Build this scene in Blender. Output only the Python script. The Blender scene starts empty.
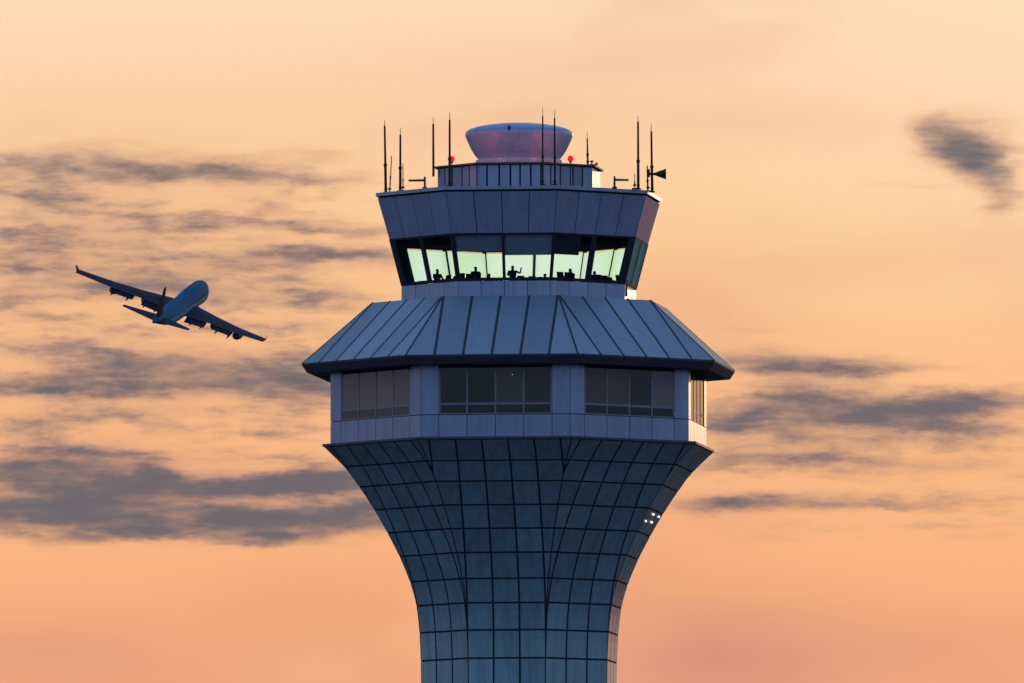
import bpy, bmesh, math, random
from mathutils import Vector, Matrix
random.seed(7)
S = bpy.context.scene
COL = S.collection
rad = math.radians
sin, cos, tan, atan = math.sin, math.cos, math.tan, math.atan

# ------------------------------------------------------------------ camera
FPX = 16032.0                      # focal length in pixels of a 1024 px wide frame
CAMX, CAMY, CAMZ = -0.44, -1000.0, 1.7
PITCH = atan((66.3 - CAMZ) / 1000.0)
cam_d = bpy.data.cameras.new('camera')
cam = bpy.data.objects.new('camera', cam_d); COL.objects.link(cam)
cam.location = (CAMX, CAMY, CAMZ)
cam.rotation_euler = (rad(90) + PITCH, 0, 0)
cam_d.sensor_width = 36.0
cam_d.lens = FPX * 36.0 / 1024.0
cam_d.clip_start = 1.0
cam_d.clip_end = 120000.0
S.camera = cam

# ------------------------------------------------------------------ exposure
S.view_settings.view_transform = 'Standard'
S.view_settings.look = 'None'
S.view_settings.exposure = 0.0
S.view_settings.gamma = 1.0
S.view_settings.use_curve_mapping = False
S.cycles.max_bounces = 8
S.cycles.transparent_max_bounces = 16

# ------------------------------------------------------------------ sun (low, behind the tower)
SUN_AZ, SUN_EL = 8.2, 4.0         # degrees right of +Y, degrees above the horizon
sd = Vector((sin(rad(SUN_AZ)) * cos(rad(SUN_EL)), cos(rad(SUN_AZ)) * cos(rad(SUN_EL)), sin(rad(SUN_EL))))
sl = bpy.data.lights.new('sun', 'SUN'); sl.energy = 0.22; sl.angle = rad(0.5); sl.color = (1.0, 0.62, 0.36)
so = bpy.data.objects.new('sun', sl); COL.objects.link(so)
so.rotation_euler = sd.to_track_quat('Z', 'Y').to_euler()

def lin(r, g, b):
    f = lambda c: (c / 255 / 12.92) if c / 255 <= 0.04045 else ((c / 255 + 0.055) / 1.055) ** 2.4
    return (f(r), f(g), f(b), 1.0)

# ------------------------------------------------------------------ node helper
class NT:
    def __init__(s, tree): s.t = tree; s.n = tree.nodes; s.l = tree.links
    def link(s, a, sock):
        if hasattr(a, 'is_output'): s.l.new(a, sock)
        elif a is not None: sock.default_value = a
    def math(s, op, a, b=None, c=None, clamp=False):
        n = s.n.new('ShaderNodeMath'); n.operation = op; n.use_clamp = clamp
        for i, v in enumerate((a, b, c)):
            if v is not None: s.link(v, n.inputs[i])
        return n.outputs[0]
    def vec(s, op, a, b=None, c=None):
        n = s.n.new('ShaderNodeVectorMath'); n.operation = op
        for i, v in enumerate((a, b, c)):
            if v is not None: s.link(v, n.inputs[i])
        return n.outputs['Value'] if op in ('DOT_PRODUCT', 'LENGTH', 'DISTANCE') else n.outputs[0]
    def mix(s, f, a, b, kind='MIX'):
        n = s.n.new('ShaderNodeMix'); n.data_type = 'RGBA'; n.blend_type = kind
        s.link(f, n.inputs['Factor'])
        s.link(a, n.inputs[6]); s.link(b, n.inputs[7])
        return n.outputs[2]
    def ss(s, v, lo, hi, a=0.0, b=1.0, mode='SMOOTHSTEP'):
        n = s.n.new('ShaderNodeMapRange'); n.interpolation_type = mode
        s.link(v, n.inputs[0])
        for i, x in enumerate((lo, hi, a, b)): s.link(float(x), n.inputs[i + 1])
        return n.outputs[0]
    def noise(s, v, scale, detail=4, rough=0.55, dist=0.0, color=False):
        n = s.n.new('ShaderNodeTexNoise'); s.link(v, n.inputs['Vector'])
        n.inputs['Scale'].default_value = scale; n.inputs['Detail'].default_value = detail
        n.inputs['Roughness'].default_value = rough; n.inputs['Distortion'].default_value = dist
        return n.outputs['Color' if color else 'Fac']
    def ramp(s, f, stops):
        n = s.n.new('ShaderNodeValToRGB'); s.link(f, n.inputs[0])
        e = n.color_ramp.elements
        while len(e) < len(stops): e.new(0.5)
        for el, (p, c) in zip(e, stops): el.position = p; el.color = c
        return n.outputs[0]

# ------------------------------------------------------------------ sky
w = bpy.data.worlds.new('World'); S.world = w; w.use_nodes = True
T = NT(w.node_tree)
for n in list(T.n): T.n.remove(n)
geo = T.n.new('ShaderNodeTexCoord').outputs['Generated']
sep = T.n.new('ShaderNodeSeparateXYZ'); T.l.new(geo, sep.inputs[0])
dx, dy, dz = sep.outputs
sky = T.n.new('ShaderNodeTexSky'); sky.sky_type = 'NISHITA'; sky.sun_disc = False
sky.sun_elevation = rad(SUN_EL); sky.sun_rotation = rad(SUN_AZ)
sky.altitude = 200; sky.air_density = 1.2; sky.dust_density = 1.0; sky.ozone_density = 3.0
SKY_STRENGTH = 0.10
base = T.vec('SCALE', sky.outputs[0]); T.n[-1].inputs['Scale'].default_value = SKY_STRENGTH
base = T.mix(1.0, base, (0.72, 0.86, 1.35, 1), 'MULTIPLY')
base = T.mix(0.7, base, T.mix(T.ss(dz, 0.0, 0.5), (0.21, 0.29, 0.46, 1), (0.26, 0.38, 0.60, 1)))
hyp = T.math('SQRT', T.math('ADD', T.math('MULTIPLY', dx, dx), T.math('MULTIPLY', dy, dy)))
tel = T.math('DIVIDE', dz, T.math('MAXIMUM', hyp, 0.001))          # tangent of the elevation
taz = T.math('DIVIDE', dx, T.math('MAXIMUM', dy, 0.02))             # tangent of the azimuth from +Y
# sky degrees scaled so that one unit is 1/16032 rad
U = T.math('MULTIPLY_ADD', taz, FPX, 512.0)
V = T.math('MULTIPLY_ADD', tel, -FPX, 341.5 + FPX * tan(PITCH))
# clear-sky gradient of the glow by elevation (tangent)
g = T.ss(tel, -0.02, 0.42, 0, 1, 'LINEAR')
def gp(y): return ((tan(PITCH) + (341.5 - y) / FPX) + 0.02) / 0.44
glow = T.ramp(g, [(0.0, lin(150, 92, 92)), (gp(1010), lin(222, 132, 100)), (gp(690), lin(240, 167, 128)), (gp(560), lin(251, 180, 127)),
                  (gp(420), lin(252, 190, 138)), (gp(250), lin(252, 201, 150)), (gp(100), lin(252, 210, 167)), (gp(-20), lin(252, 221, 187)),
                  (0.42, lin(190, 190, 185)), (1.0, lin(90, 115, 165))])
P0 = T.n.new('ShaderNodeCombineXYZ'); T.link(U, P0.inputs[0]); T.link(V, P0.inputs[1]); P0 = P0.outputs[0]
# broad soft tint variation
bn = T.noise(T.vec('MULTIPLY', P0, (0.0022, 0.006, 1)), 1.0, 3, 0.5)
glow = T.mix(T.ss(bn, 0.48, 0.72, 0, 0.30), glow, lin(226, 150, 124))
bn2 = T.noise(T.vec('MULTIPLY_ADD', P0, (0.0016, 0.004, 1), (5.3, 1.7, 0)), 1.0, 2, 0.5)
glow = T.mix(T.ss(bn2, 0.52, 0.75, 0, 0.35), glow, lin(255, 218, 170))
# patches of mauve-brown haze
for (cx, cy, a, b, wt) in ((705, 655, 130, 60, .55), (330, 610, 110, 45, .25), (690, 305, 95, 45, .30), (60, 660, 160, 35, .30), (930, 650, 160, 30, .25), (800, 120, 190, 22, .16), (200, 330, 190, 160, .16), (560, 60, 200, 30, .10)):
    q = T.vec('MULTIPLY_ADD', P0, (1 / a, 1 / b, 0), (-cx / a, -cy / b, 0))
    e = T.math('MULTIPLY', T.math('POWER', math.exp(-0.8), T.vec('DOT_PRODUCT', q, q)), T.math('MULTIPLY', T.ss(bn, 0.2, 0.7, 0.5, 1.5), wt))
    glow = T.mix(e, glow, lin(214, 146, 122))
# paler towards the upper right
pr = T.math('MULTIPLY', T.ss(U, 560, 1100), T.ss(V, 420, 40))
glow = T.mix(T.math('MULTIPLY', pr, 0.55), glow, lin(255, 226, 188))
# clouds
wn = T.noise(T.vec('MULTIPLY', P0, (0.012, 0.03, 1)), 1.0, 4, 0.6, color=True)
wn = T.vec('SUBTRACT', wn, (0.5, 0.5, 0.5))
wf = T.noise(T.vec('MULTIPLY', P0, (0.045, 0.10, 1)), 1.0, 3, 0.6, color=True)
P = T.vec('MULTIPLY_ADD', wn, (60, 15, 0), T.vec('MULTIPLY_ADD', T.vec('SUBTRACT', wf, (0.5, 0.5, 0.5)), (16, 7, 0), P0))
clouds = [ (250,375,110,18,.35),(60,375,90,20,.30),(120,168,120,14,.30),(330,495,60,26,.5),(960,408,80,9,.6),(850,405,90,8,.5),(930,430,90,12,.3),(760,440,60,12,.3),(830,385,60,8,.3),
 (90,215,170,60,.26),(150,300,150,60,.20),(860,440,150,50,.20),(110,425,170,60,.20),
  # az, el position, half sizes, weight
 (60,162,110,10,.55),(165,170,60,8,.6),(212,173,50,7,1.0),(270,180,60,5,.35),(313,152,22,3,.3),
 (20,185,70,12,.35),(40,215,110,14,.35),(60,240,110,10,.42),(200,225,60,8,.2),(320,226,80,5,.8),
 (310,256,80,8,1.1),(245,268,45,6,.55),(365,252,30,6,.55),(115,278,75,11,.8),(15,262,60,10,.5),(5,298,40,9,.8),
 (215,296,40,9,.45),(312,297,50,7,.8),(292,326,45,6,.65),(175,325,40,8,.3),(10,345,35,8,.4),(350,330,30,5,.3),
 (140,362,50,10,.9),(205,376,75,12,1.2),(285,385,55,8,1.1),(60,388,80,9,.7),(330,395,40,6,.5),
 (30,419,50,6,.75),(150,412,60,6,.5),(320,417,60,6,.5),(290,432,60,5,.35),(160,432,30,5,.4),(60,449,45,8,.85),(115,451,50,6,.5),
 (35,484,80,17,1.9),(100,478,62,12,1.6),(175,491,70,7,1.5),(265,484,70,8,1.4),(335,478,45,9,1.35),
 (60,514,100,10,1.9),(150,520,85,9,1.7),(235,523,95,12,2.25),(320,524,55,8,1.95),(200,539,90,5,.7),(365,505,30,10,.4),
 (934,127,16,8,.9),(950,137,22,12,1.6),(968,150,20,13,1.4),(984,166,15,13,1.2),(997,184,12,14,.8),(1007,203,9,14,.6),(1014,148,24,4,.4),(985,118,34,10,.22),(1000,130,30,30,.15),
 (912,184,40,2.5,.35),(735,331,50,2.5,.35),
 (790,367,60,8,1.0),(760,358,45,8,.6),(835,368,45,7,.9),(895,369,50,3,.5),(815,386,45,6,.45),
 (775,412,70,10,1.2),(845,408,50,9,1.1),(865,420,45,8,1.1),(960,404,80,6,.85),(915,424,45,8,.5),(740,424,45,12,.9),(1010,398,40,5,.5),
 (825,443,60,9,.5),(870,464,50,5,.7),(965,468,55,6,.65),(820,460,60,5,.4),(960,440,90,8,.3),(745,470,50,8,.25),
 (755,503,60,8,.85),(800,500,50,6,.6),(700,505,30,7,.5),(885,508,55,4,.7),(990,500,50,4,.35),(850,497,60,4,.4),
]
acc = 0.0
for (cx, cy, a, b, wt) in clouds:
    a *= 1.25; b *= 1.25
    q = T.vec('MULTIPLY_ADD', P, (1 / a, 1 / b, 0), (-cx / a, -cy / b, 0))
    e = T.math('POWER', math.exp(-0.8), T.vec('DOT_PRODUCT', q, q))
    acc = T.math('MULTIPLY_ADD', e, wt, acc)
n1 = T.noise(T.vec('MULTIPLY', P, (0.0078, 0.040, 1)), 1.0, 5, 0.52)
n2 = T.noise(T.vec('MULTIPLY_ADD', P0, (0.028, 0.10, 1), (3.1, 9.7, 0)), 1.0, 5, 0.6)
nn = T.math('MULTIPLY_ADD', n2, 0.35, T.math('MULTIPLY', n1, 0.75))      # mean about .55
# faint mottling over the cloud belts
belt = T.math('MULTIPLY', T.ss(V, 130, 190), T.ss(V, 570, 520))
leftb = T.ss(U, 420, 300, 0.10, 1.0)
rightb = T.math('MULTIPLY', T.ss(U, 640, 720), T.math('MULTIPLY', T.ss(V, 340, 400), 0.8))
mott = T.math('MULTIPLY', belt, T.math('MAXIMUM', leftb, rightb))
mott = T.math('MULTIPLY', mott, T.ss(nn, 0.47, 0.72, 0, 0.42))
soft = T.math('SUBTRACT', 1.0, T.math('POWER', math.exp(-1.05), acc))
lo_ = T.math('MULTIPLY_ADD', soft, 0.50, 0.08)                          # thick cloud keeps more of its body
tex = T.ss(nn, 0.33, 0.80, 0, 1, 'LINEAR')
tex = T.math('MULTIPLY_ADD', tex, T.math('SUBTRACT', 1.15, lo_), lo_)
dens = T.math('ADD', T.math('MULTIPLY', soft, tex), T.math('MULTIPLY', mott, T.math('SUBTRACT', 1.0, soft)), clamp=True)
# lit orange fringes, then grey-violet body
col = T.mix(T.math('MULTIPLY', T.ss(dens, 0.02, 0.25), 0.22), glow, lin(255, 190, 122))
col = T.mix(T.math('MULTIPLY', T.ss(dens, 0.03, 0.85), 0.92), col, T.mix(T.ss(dens, 0.25, 0.95), lin(168, 130, 122), lin(85, 93, 107)))
# the glow lives towards the sun and fades round the sky
hx = T.math('DIVIDE', dx, T.math('MAXIMUM', hyp, 0.001)); hy = T.math('DIVIDE', dy, T.math('MAXIMUM', hyp, 0.001))
facing = T.math('ADD', T.math('MULTIPLY', hx, sin(rad(8))), T.math('MULTIPLY', hy, cos(rad(8))))
warm = T.math('MULTIPLY', T.ss(facing, -0.10, 0.90), T.ss(tel, 0.75, 0.12))
out = T.mix(warm, base, col)
bg = T.n.new('ShaderNodeBackground'); T.l.new(out, bg.inputs[0]); bg.inputs[1].default_value = 1.0
wo = T.n.new('ShaderNodeOutputWorld'); T.l.new(bg.outputs[0], wo.inputs[0])

# ------------------------------------------------------------------ materials
def new_mat(name):
    m = bpy.data.materials.new(name); m.use_nodes = True
    t = NT(m.node_tree); b = m.node_tree.nodes['Principled BSDF']
    return m, t, b
def metal(name, c, rough=0.35, metallic=0.55, var=0.18, scale=0.35, spec=0.5, streak=0.12, bump=0.06, rv=0.10):
    m, t, b = new_mat(name)
    pos = t.n.new('ShaderNodeNewGeometry').outputs['Position']
    at = t.n.new('ShaderNodeAttribute'); at.attribute_name = 'tone'
    n = t.noise(pos, scale, 5, 0.6)
    st = t.noise(t.vec('MULTIPLY', pos, (2.2, 2.2, 0.18)), 1.0, 4, 0.6)
    f = t.math('MULTIPLY_ADD', t.math('SUBTRACT', n, 0.5), var * 2, 1.0)
    f = t.math('MULTIPLY', f, t.ss(st, 0.35, 0.75, 1 + streak * .4, 1 - streak))
    f = t.math('MULTIPLY', f, t.math('ADD', at.outputs['Fac'], 1.0))
    f = t.math('MULTIPLY', f, t.ss(t.noise(pos, 5.0, 3, 0.7), 0.3, 0.7, 0.93, 1.07))
    t.link(t.vec('MULTIPLY', (c[0], c[1], c[2]), _comb(t, f)), b.inputs['Base Color'])
    b.inputs['Metallic'].default_value = metallic
    t.link(t.math('ADD', t.math('MULTIPLY', st, rv), rough - rv / 2), b.inputs['Roughness'])
    b.inputs['Specular IOR Level'].default_value = spec
    bn = t.n.new('ShaderNodeBump'); bn.inputs['Strength'].default_value = bump; bn.inputs['Distance'].default_value = 0.02
    t.link(t.noise(pos, 1.1, 3, 0.5), bn.inputs['Height']); t.l.new(bn.outputs[0], b.inputs['Normal'])
    return m
def _comb(t, f):
    c = t.n.new('ShaderNodeCombineXYZ')
    for i in range(3): t.link(f, c.inputs[i])
    return c.outputs[0]
def plain(name, c, rough=0.5, metallic=0.0, spec=0.5, var=0.1, scale=3.0):
    m, t, b = new_mat(name)
    pos = t.n.new('ShaderNodeNewGeometry').outputs['Position']
    f = t.ss(t.noise(pos, scale, 4, 0.6), 0.3, 0.7, 1 - var, 1 + var)
    t.link(t.vec('MULTIPLY', (c[0], c[1], c[2]), _comb(t, f)), b.inputs['Base Color'])
    b.inputs['Roughness'].default_value = rough; b.inputs['Metallic'].default_value = metallic
    b.inputs['Specular IOR Level'].default_value = spec
    return m
def emit(name, c, s):
    m, t, b = new_mat(name)
    b.inputs['Base Color'].default_value = (*c, 1); b.inputs['Emission Color'].default_value = (*c, 1)
    b.inputs['Emission Strength'].default_value = s
    return m

M = {}
M['cladding'] = metal('shaft_cladding', (0.30, 0.46, 0.54), 0.34, 0.4, 0.14, 0.25, streak=0.22, bump=0.04)
M['wall'] = metal('wall_panel', (0.33, 0.41, 0.57), 0.28, 0.45, 0.12, 0.4)
M['band'] = metal('cab_band_panel', (0.42, 0.50, 0.70), 0.30, 0.30, 0.10, 0.4)
M['roofing'] = metal('roof_sheet', (0.28, 0.38, 0.50), 0.32, 0.5, 0.03, 0.2, streak=0.05, bump=0.0, rv=0.0)
M['joint'] = plain('dark_joint', (0.026, 0.033, 0.050), 0.8, spec=0.2)
M['seam'] = plain('roof_seam', (0.035, 0.045, 0.075), 0.5)
M['fascia'] = metal('fascia_metal', (0.085, 0.095, 0.14), 0.45, 0.3, 0.15, 0.5)
M['soffit'] = plain('soffit', (0.045, 0.05, 0.07), 0.7)
M['frame'] = plain('window_frame', (0.26, 0.29, 0.38), 0.4, 0.4)
M['cabframe'] = plain('cab_frame', (0.035, 0.045, 0.065), 0.4, 0.3)
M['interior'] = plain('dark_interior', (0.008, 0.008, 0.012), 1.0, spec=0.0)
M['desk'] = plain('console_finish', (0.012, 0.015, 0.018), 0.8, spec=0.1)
M["dome"] = metal("radome_shell", (0.60, 0.70, 0.88), 0.35, 0.0, 0.02, 0.6, bump=0.03)
M['dometop'] = metal('radome_cap', (0.22, 0.46, 0.78), 0.30, 0.1, 0.06, 0.6, bump=0.03)
M['white'] = metal('white_metal', (0.70, 0.70, 0.76), 0.4, 0.1, 0.06, 0.6)
M['mast'] = plain('dark_mast', (0.018, 0.014, 0.014), 0.6)
M['whip'] = plain('whip_fibre', (0.05, 0.035, 0.03), 0.6)
M['redlamp'] = emit('red_lamp_glow', (1.0, 0.008, 0.014), 0.9)
M['whiteglint'] = emit('white_glint_glow', (1.0, 0.86, 0.80), 3.0)  # glow of the added sun glints on the flare
M['dimlamp'] = emit('dim_lamp_glow', (0.8, 0.75, 0.75), 0.35)
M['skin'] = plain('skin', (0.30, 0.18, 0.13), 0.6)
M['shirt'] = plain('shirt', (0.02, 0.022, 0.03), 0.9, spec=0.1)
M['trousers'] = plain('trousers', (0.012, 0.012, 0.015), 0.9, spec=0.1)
M['hair'] = plain('hair', (0.012, 0.009, 0.007), 0.7)
M['shade'] = plain('roller_shade', (0.26, 0.30, 0.42), 0.6)
M['darkshade'] = plain('dark_roller_shade', (0.02, 0.024, 0.035), 0.7)
M['added_end_sheet'] = plain('added_dark_sheet', (0.008, 0.022, 0.035), 0.8, spec=0.0)
M['tealsheen'] = plain('teal_sheen_plain', (0.03, 0.62, 0.95), 0.7, spec=0.1)
def teal_mat():
    m, t, b = new_mat('teal_sheen_sheet')  # teal of the glass reflection put into the colour of an added sheet
    t.n.remove(b); o = t.n['Material Output']
    a = t.n.new('ShaderNodeBsdfTranslucent'); a.inputs[0].default_value = (0.22, 0.75, 0.98, 1)
    d = t.n.new('ShaderNodeBsdfDiffuse'); d.inputs[0].default_value = (0.12, 0.62, 0.92, 1)
    x = t.n.new('ShaderNodeMixShader'); x.inputs[0].default_value = 0.5
    t.l.new(a.outputs[0], x.inputs[1]); t.l.new(d.outputs[0], x.inputs[2]); t.l.new(x.outputs[0], o.inputs[0])
    return m
M['tealsheen'] = teal_mat()
M['screen'] = emit('screen_glow', (0.9, 1.0, 0.95), 0.9)

def obs_glass():
    m, t, b = new_mat('dark_window_glass')
    pos = t.n.new('ShaderNodeNewGeometry').outputs['Position']
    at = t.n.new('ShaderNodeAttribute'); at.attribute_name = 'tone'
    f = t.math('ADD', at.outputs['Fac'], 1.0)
    t.link(t.vec('MULTIPLY', (0.020, 0.0135, 0.0135), _comb(t, t.math('MULTIPLY', f, f))), b.inputs['Base Color'])  # brown dusk reflection put into the base colour; tone scales it per pane
    b.inputs['Roughness'].default_value = 0.04; b.inputs['IOR'].default_value = 1.6
    return m
M['obs_glass'] = obs_glass()

def cab_glass():
    m, t, b = new_mat('tinted_cab_glass')
    t.n.remove(b); o = t.n['Material Output']
    tr = t.n.new('ShaderNodeBsdfTransparent'); tr.inputs[0].default_value = (0.88, 0.95, 0.90, 1)
    gl = t.n.new('ShaderNodeBsdfGlossy'); gl.inputs['Roughness'].default_value = 0.04; gl.inputs[0].default_value = (0.10, 0.55, 1.0, 1)
    gg = t.n.new('ShaderNodeNewGeometry')
    cs_ = t.math('ABSOLUTE', t.vec('DOT_PRODUCT', gg.outputs['Incoming'], gg.outputs['Normal']))
    fr = t.math('MULTIPLY_ADD', t.math('POWER', t.math('SUBTRACT', 1.0, cs_), 5.0), 0.95, 0.05)
    mx = t.n.new('ShaderNodeMixShader'); t.l.new(fr, mx.inputs[0]); t.l.new(tr.outputs[0], mx.inputs[1]); t.l.new(gl.outputs[0], mx.inputs[2])
    t.l.new(mx.outputs[0], o.inputs[0])
    return m
M['cab_glass'] = cab_glass()

def glow_sheet_mat():
    # added pale green sheet: bright sky behind the far glass, put in as emission
    m, t, b = new_mat('green_glow_sheet')
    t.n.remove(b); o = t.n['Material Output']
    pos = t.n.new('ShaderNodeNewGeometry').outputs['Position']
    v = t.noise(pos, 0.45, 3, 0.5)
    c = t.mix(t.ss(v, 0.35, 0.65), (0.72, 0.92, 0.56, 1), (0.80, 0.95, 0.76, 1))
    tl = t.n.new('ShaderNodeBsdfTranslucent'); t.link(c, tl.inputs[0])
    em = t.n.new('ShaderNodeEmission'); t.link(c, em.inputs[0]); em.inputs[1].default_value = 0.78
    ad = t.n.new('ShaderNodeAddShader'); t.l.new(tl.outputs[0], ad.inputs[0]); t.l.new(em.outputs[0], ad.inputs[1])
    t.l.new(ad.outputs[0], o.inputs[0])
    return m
M['glow_sheet'] = glow_sheet_mat()

def ground_mat():
    m, t, b = new_mat('airfield_ground')
    pos = t.n.new('ShaderNodeNewGeometry').outputs['Position']
    a = t.noise(pos, 0.004, 6, 0.6); c = t.noise(pos, 0.15, 5, 0.7)
    f = t.mix(t.ss(a, 0.42, 0.58), (0.028, 0.042, 0.036, 1), (0.05, 0.058, 0.075, 1))
    t.link(t.mix(t.ss(c, 0.3, 0.7, 0, 0.5), f, (0.022, 0.032, 0.028, 1)), b.inputs['Base Color'])
    b.inputs['Roughness'].default_value = 0.9
    return m
M['ground'] = ground_mat()
def asphalt_mat():
    return plain('asphalt', (0.05, 0.05, 0.052), 0.85, var=0.25, scale=0.6)
M['asphalt'] = asphalt_mat()

# ------------------------------------------------------------------ mesh helpers
class MB:
    def __init__(s): s.v = []; s.f = []; s.mi = []; s.tone = []
    def quad(s, pts, mi=0, tone=0.0):
        b = len(s.v); s.v += [tuple(p) for p in pts]; s.f.append(tuple(range(b, b + len(pts)))); s.mi.append(mi); s.tone.append(tone)
    def box(s, c, d, mi=0, tone=0.0, mat=None):
        pts = []
        for z in (-1, 1):
            for y in (-1, 1):
                for x in (-1, 1):
                    p = Vector((x * d[0] / 2, y * d[1] / 2, z * d[2] / 2))
                    if mat: p = mat @ p
                    pts.append(Vector(c) + p)
        b = len(s.v); s.v += [tuple(p) for p in pts]
        for f in ((0, 2, 3, 1), (4, 5, 7, 6), (0, 1, 5, 4), (2, 6, 7, 3), (0, 4, 6, 2), (1, 3, 7, 5)):
            s.f.append(tuple(b + i for i in f)); s.mi.append(mi); s.tone.append(tone)
    def slab(s, outer, back, mi=0, tone=0.0):
        """outer: ring of points; back: vector for the depth behind. closed sides, open back."""
        n = len(outer); b = len(s.v)
        s.v += [tuple(p) for p in outer] + [tuple(Vector(p) + back) for p in outer]
        s.f.append(tuple(range(b, b + n))); s.mi.append(mi); s.tone.append(tone)
        for i in range(n):
            j = (i + 1) % n
            s.f.append((b + j, b + i, b + n + i, b + n + j)); s.mi.append(mi); s.tone.append(tone)
    def loft(s, rings, cap=True, closed=True, mi=0, tone=0.0):
        b = len(s.v); n = len(rings[0])
        for r in rings: s.v += [tuple(p) for p in r]
        m = n if closed else n - 1
        for i in range(len(rings) - 1):
            for j in range(m):
                k = (j + 1) % n
                s.f.append((b + i * n + j, b + i * n + k, b + (i + 1) * n + k, b + (i + 1) * n + j)); s.mi.append(mi); s.tone.append(tone)
        if cap:
            s.f.append(tuple(b + j for j in reversed(range(n)))); s.mi.append(mi); s.tone.append(tone)
            e = b + (len(rings) - 1) * n
            s.f.append(tuple(e + j for j in range(n))); s.mi.append(mi); s.tone.append(tone)
    def tube(s, a, b_, r0, r1=None, n=10, mi=0):
        r1 = r0 if r1 is None else r1
        a = Vector(a); b_ = Vector(b_); d = (b_ - a).normalized()
        u = d.orthogonal().normalized(); v = d.cross(u)
        ring = lambda c, r: [c + (u * cos(2 * math.pi * k / n) + v * sin(2 * math.pi * k / n)) * r for k in range(n)]
        s.loft([ring(a, r0), ring(b_, r1)], mi=mi)
    def lathe(s, prof, c=(0, 0, 0), n=64, mi=0, cap=True):
        s.loft([[(c[0] + r * cos(2 * math.pi * k / n), c[1] + r * sin(2 * math.pi * k / n), c[2] + z) for k in range(n)] for r, z in prof], cap=cap, mi=mi)
    def build(s, name, mats, parent=None, smooth=False, fix=True):
        me = bpy.data.meshes.new(name); me.from_pydata(s.v, [], s.f)
        for m in (mats if isinstance(mats, (list, tuple)) else [mats]): me.materials.append(m)
        me.polygons.foreach_set('material_index', s.mi)
        at = me.attributes.new('tone', 'FLOAT', 'FACE'); at.data.foreach_set('value', s.tone)
        if fix:
            bm = bmesh.new(); bm.from_mesh(me); bmesh.ops.recalc_face_normals(bm, faces=bm.faces); bm.to_mesh(me); bm.free()
        if smooth:
            me.polygons.foreach_set('use_smooth', [True] * len(me.polygons))
            try: me.set_sharp_from_angle(angle=rad(35))
            except Exception: pass
        me.update()
        o = bpy.data.objects.new(name, me); COL.objects.link(o)
        if parent: o.parent = parent; o.matrix_parent_inverse = parent.matrix_world.inverted()
        return o
def tag(o, label=None, cat=None, group=None, kind=None):
    if label: o['label'] = label
    if cat: o['category'] = cat
    if group: o['group'] = group
    if kind: o['kind'] = kind
    return o
def thing(name, loc, label, cat, group=None):
    o = bpy.data.objects.new(name, None); COL.objects.link(o); o.location = loc
    o.matrix_world = Matrix.Translation(loc)
    return tag(o, label, cat, group)
EMPTY_UPDATE = []

PX = 16.0
def zof(py, depth_px):
    """height in metres of a point that stands depth_px/16 m in front of the tower axis and shows at row py"""
    t = atan((341.5 - py) / FPX)
    return CAMZ + (1000.0 - depth_px / PX) * tan(PITCH + t)
def zv(py, Rpx): return zof(py, 0.2588 * Rpx)
C225 = cos(rad(22.5)); S225 = sin(rad(22.5))
FACES = [-52.5 + 45 * k for k in range(8)]
def fp(phi, R, u, z, out=0.0):
    """point on octagon face phi: vertex radius R (m), sideways u (m), height z, pushed out"""
    a = rad(phi); n = R * C225 + out
    return Vector((sin(a) * n + cos(a) * u, -cos(a) * n + sin(a) * u, z))
def vp(theta, R, z): a = rad(theta); return Vector((R * sin(a), -R * cos(a), z))
VERTS = [-75 + 45 * k for k in range(8)]
def oct_ring(R, z): return [vp(t, R, z) for t in VERTS]
def oct_shell(mb, prof, mi=0, cap=False): mb.loft([oct_ring(R, z) for R, z in prof], cap=cap, mi=mi)

def panels(mb, phi, prof, lines, gap, out, thick=0.05, frac=False, tonev=0.08, mi=0, skip=None, vgap=None, sub=1):
    """prof: list of (R,z) rows; a panel row between successive entries. lines: u positions (m) or fractions of the half width"""
    vgap = gap if vgap is None else vgap
    nrm = Vector((sin(rad(phi)), -cos(rad(phi)), 0))
    for j in range(len(prof) - 1):
        (R0, z0), (R1, z1) = prof[j], prof[j + 1]
        L = math.hypot(R1 - R0, z1 - z0); e = vgap / 2 / L
        for i in range(len(lines) - 1):
            if skip and skip(i, j): continue
            tone = random.uniform(-tonev, tonev)
            ring_l, ring_r = [], []
            for k in range(sub + 1):
                tt = e + (1 - 2 * e) * k / sub
                R = R0 + (R1 - R0) * tt; z = z0 + (z1 - z0) * tt; hw = R * S225
                a, b = (lines[i] * hw, lines[i + 1] * hw) if frac else (lines[i], lines[i + 1])
                a = max(a, -hw) + gap / 2; b = min(b, hw) - gap / 2
                if a > hw - gap: a = b = hw - gap / 2
                if b < -hw + gap: a = b = -hw + gap / 2
                if b < a: m_ = (a + b) / 2; a = b = max(-hw + gap / 2, min(hw - gap / 2, m_))
                ring_l.append(fp(phi, R, a, z, out)); ring_r.append(fp(phi, R, b, z, out))
            if max((ring_r[k] - ring_l[k]).length for k in range(sub + 1)) < 0.03: continue
            for k in range(sub):
                if (ring_r[k] - ring_l[k]).length < 1e-4 and (ring_r[k + 1] - ring_l[k + 1]).length < 1e-4: continue
                pts = [ring_l[k], ring_r[k], ring_r[k + 1], ring_l[k + 1]]
                if (pts[0] - pts[1]).length < 1e-4: pts = [pts[0], pts[2], pts[3]]
                elif (pts[2] - pts[3]).length < 1e-4: pts = [pts[0], pts[1], pts[2]]
                if sub > 1: mb.quad(pts, mi, tone)
                else: mb.slab(pts, -nrm * thick, mi, tone)

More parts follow.
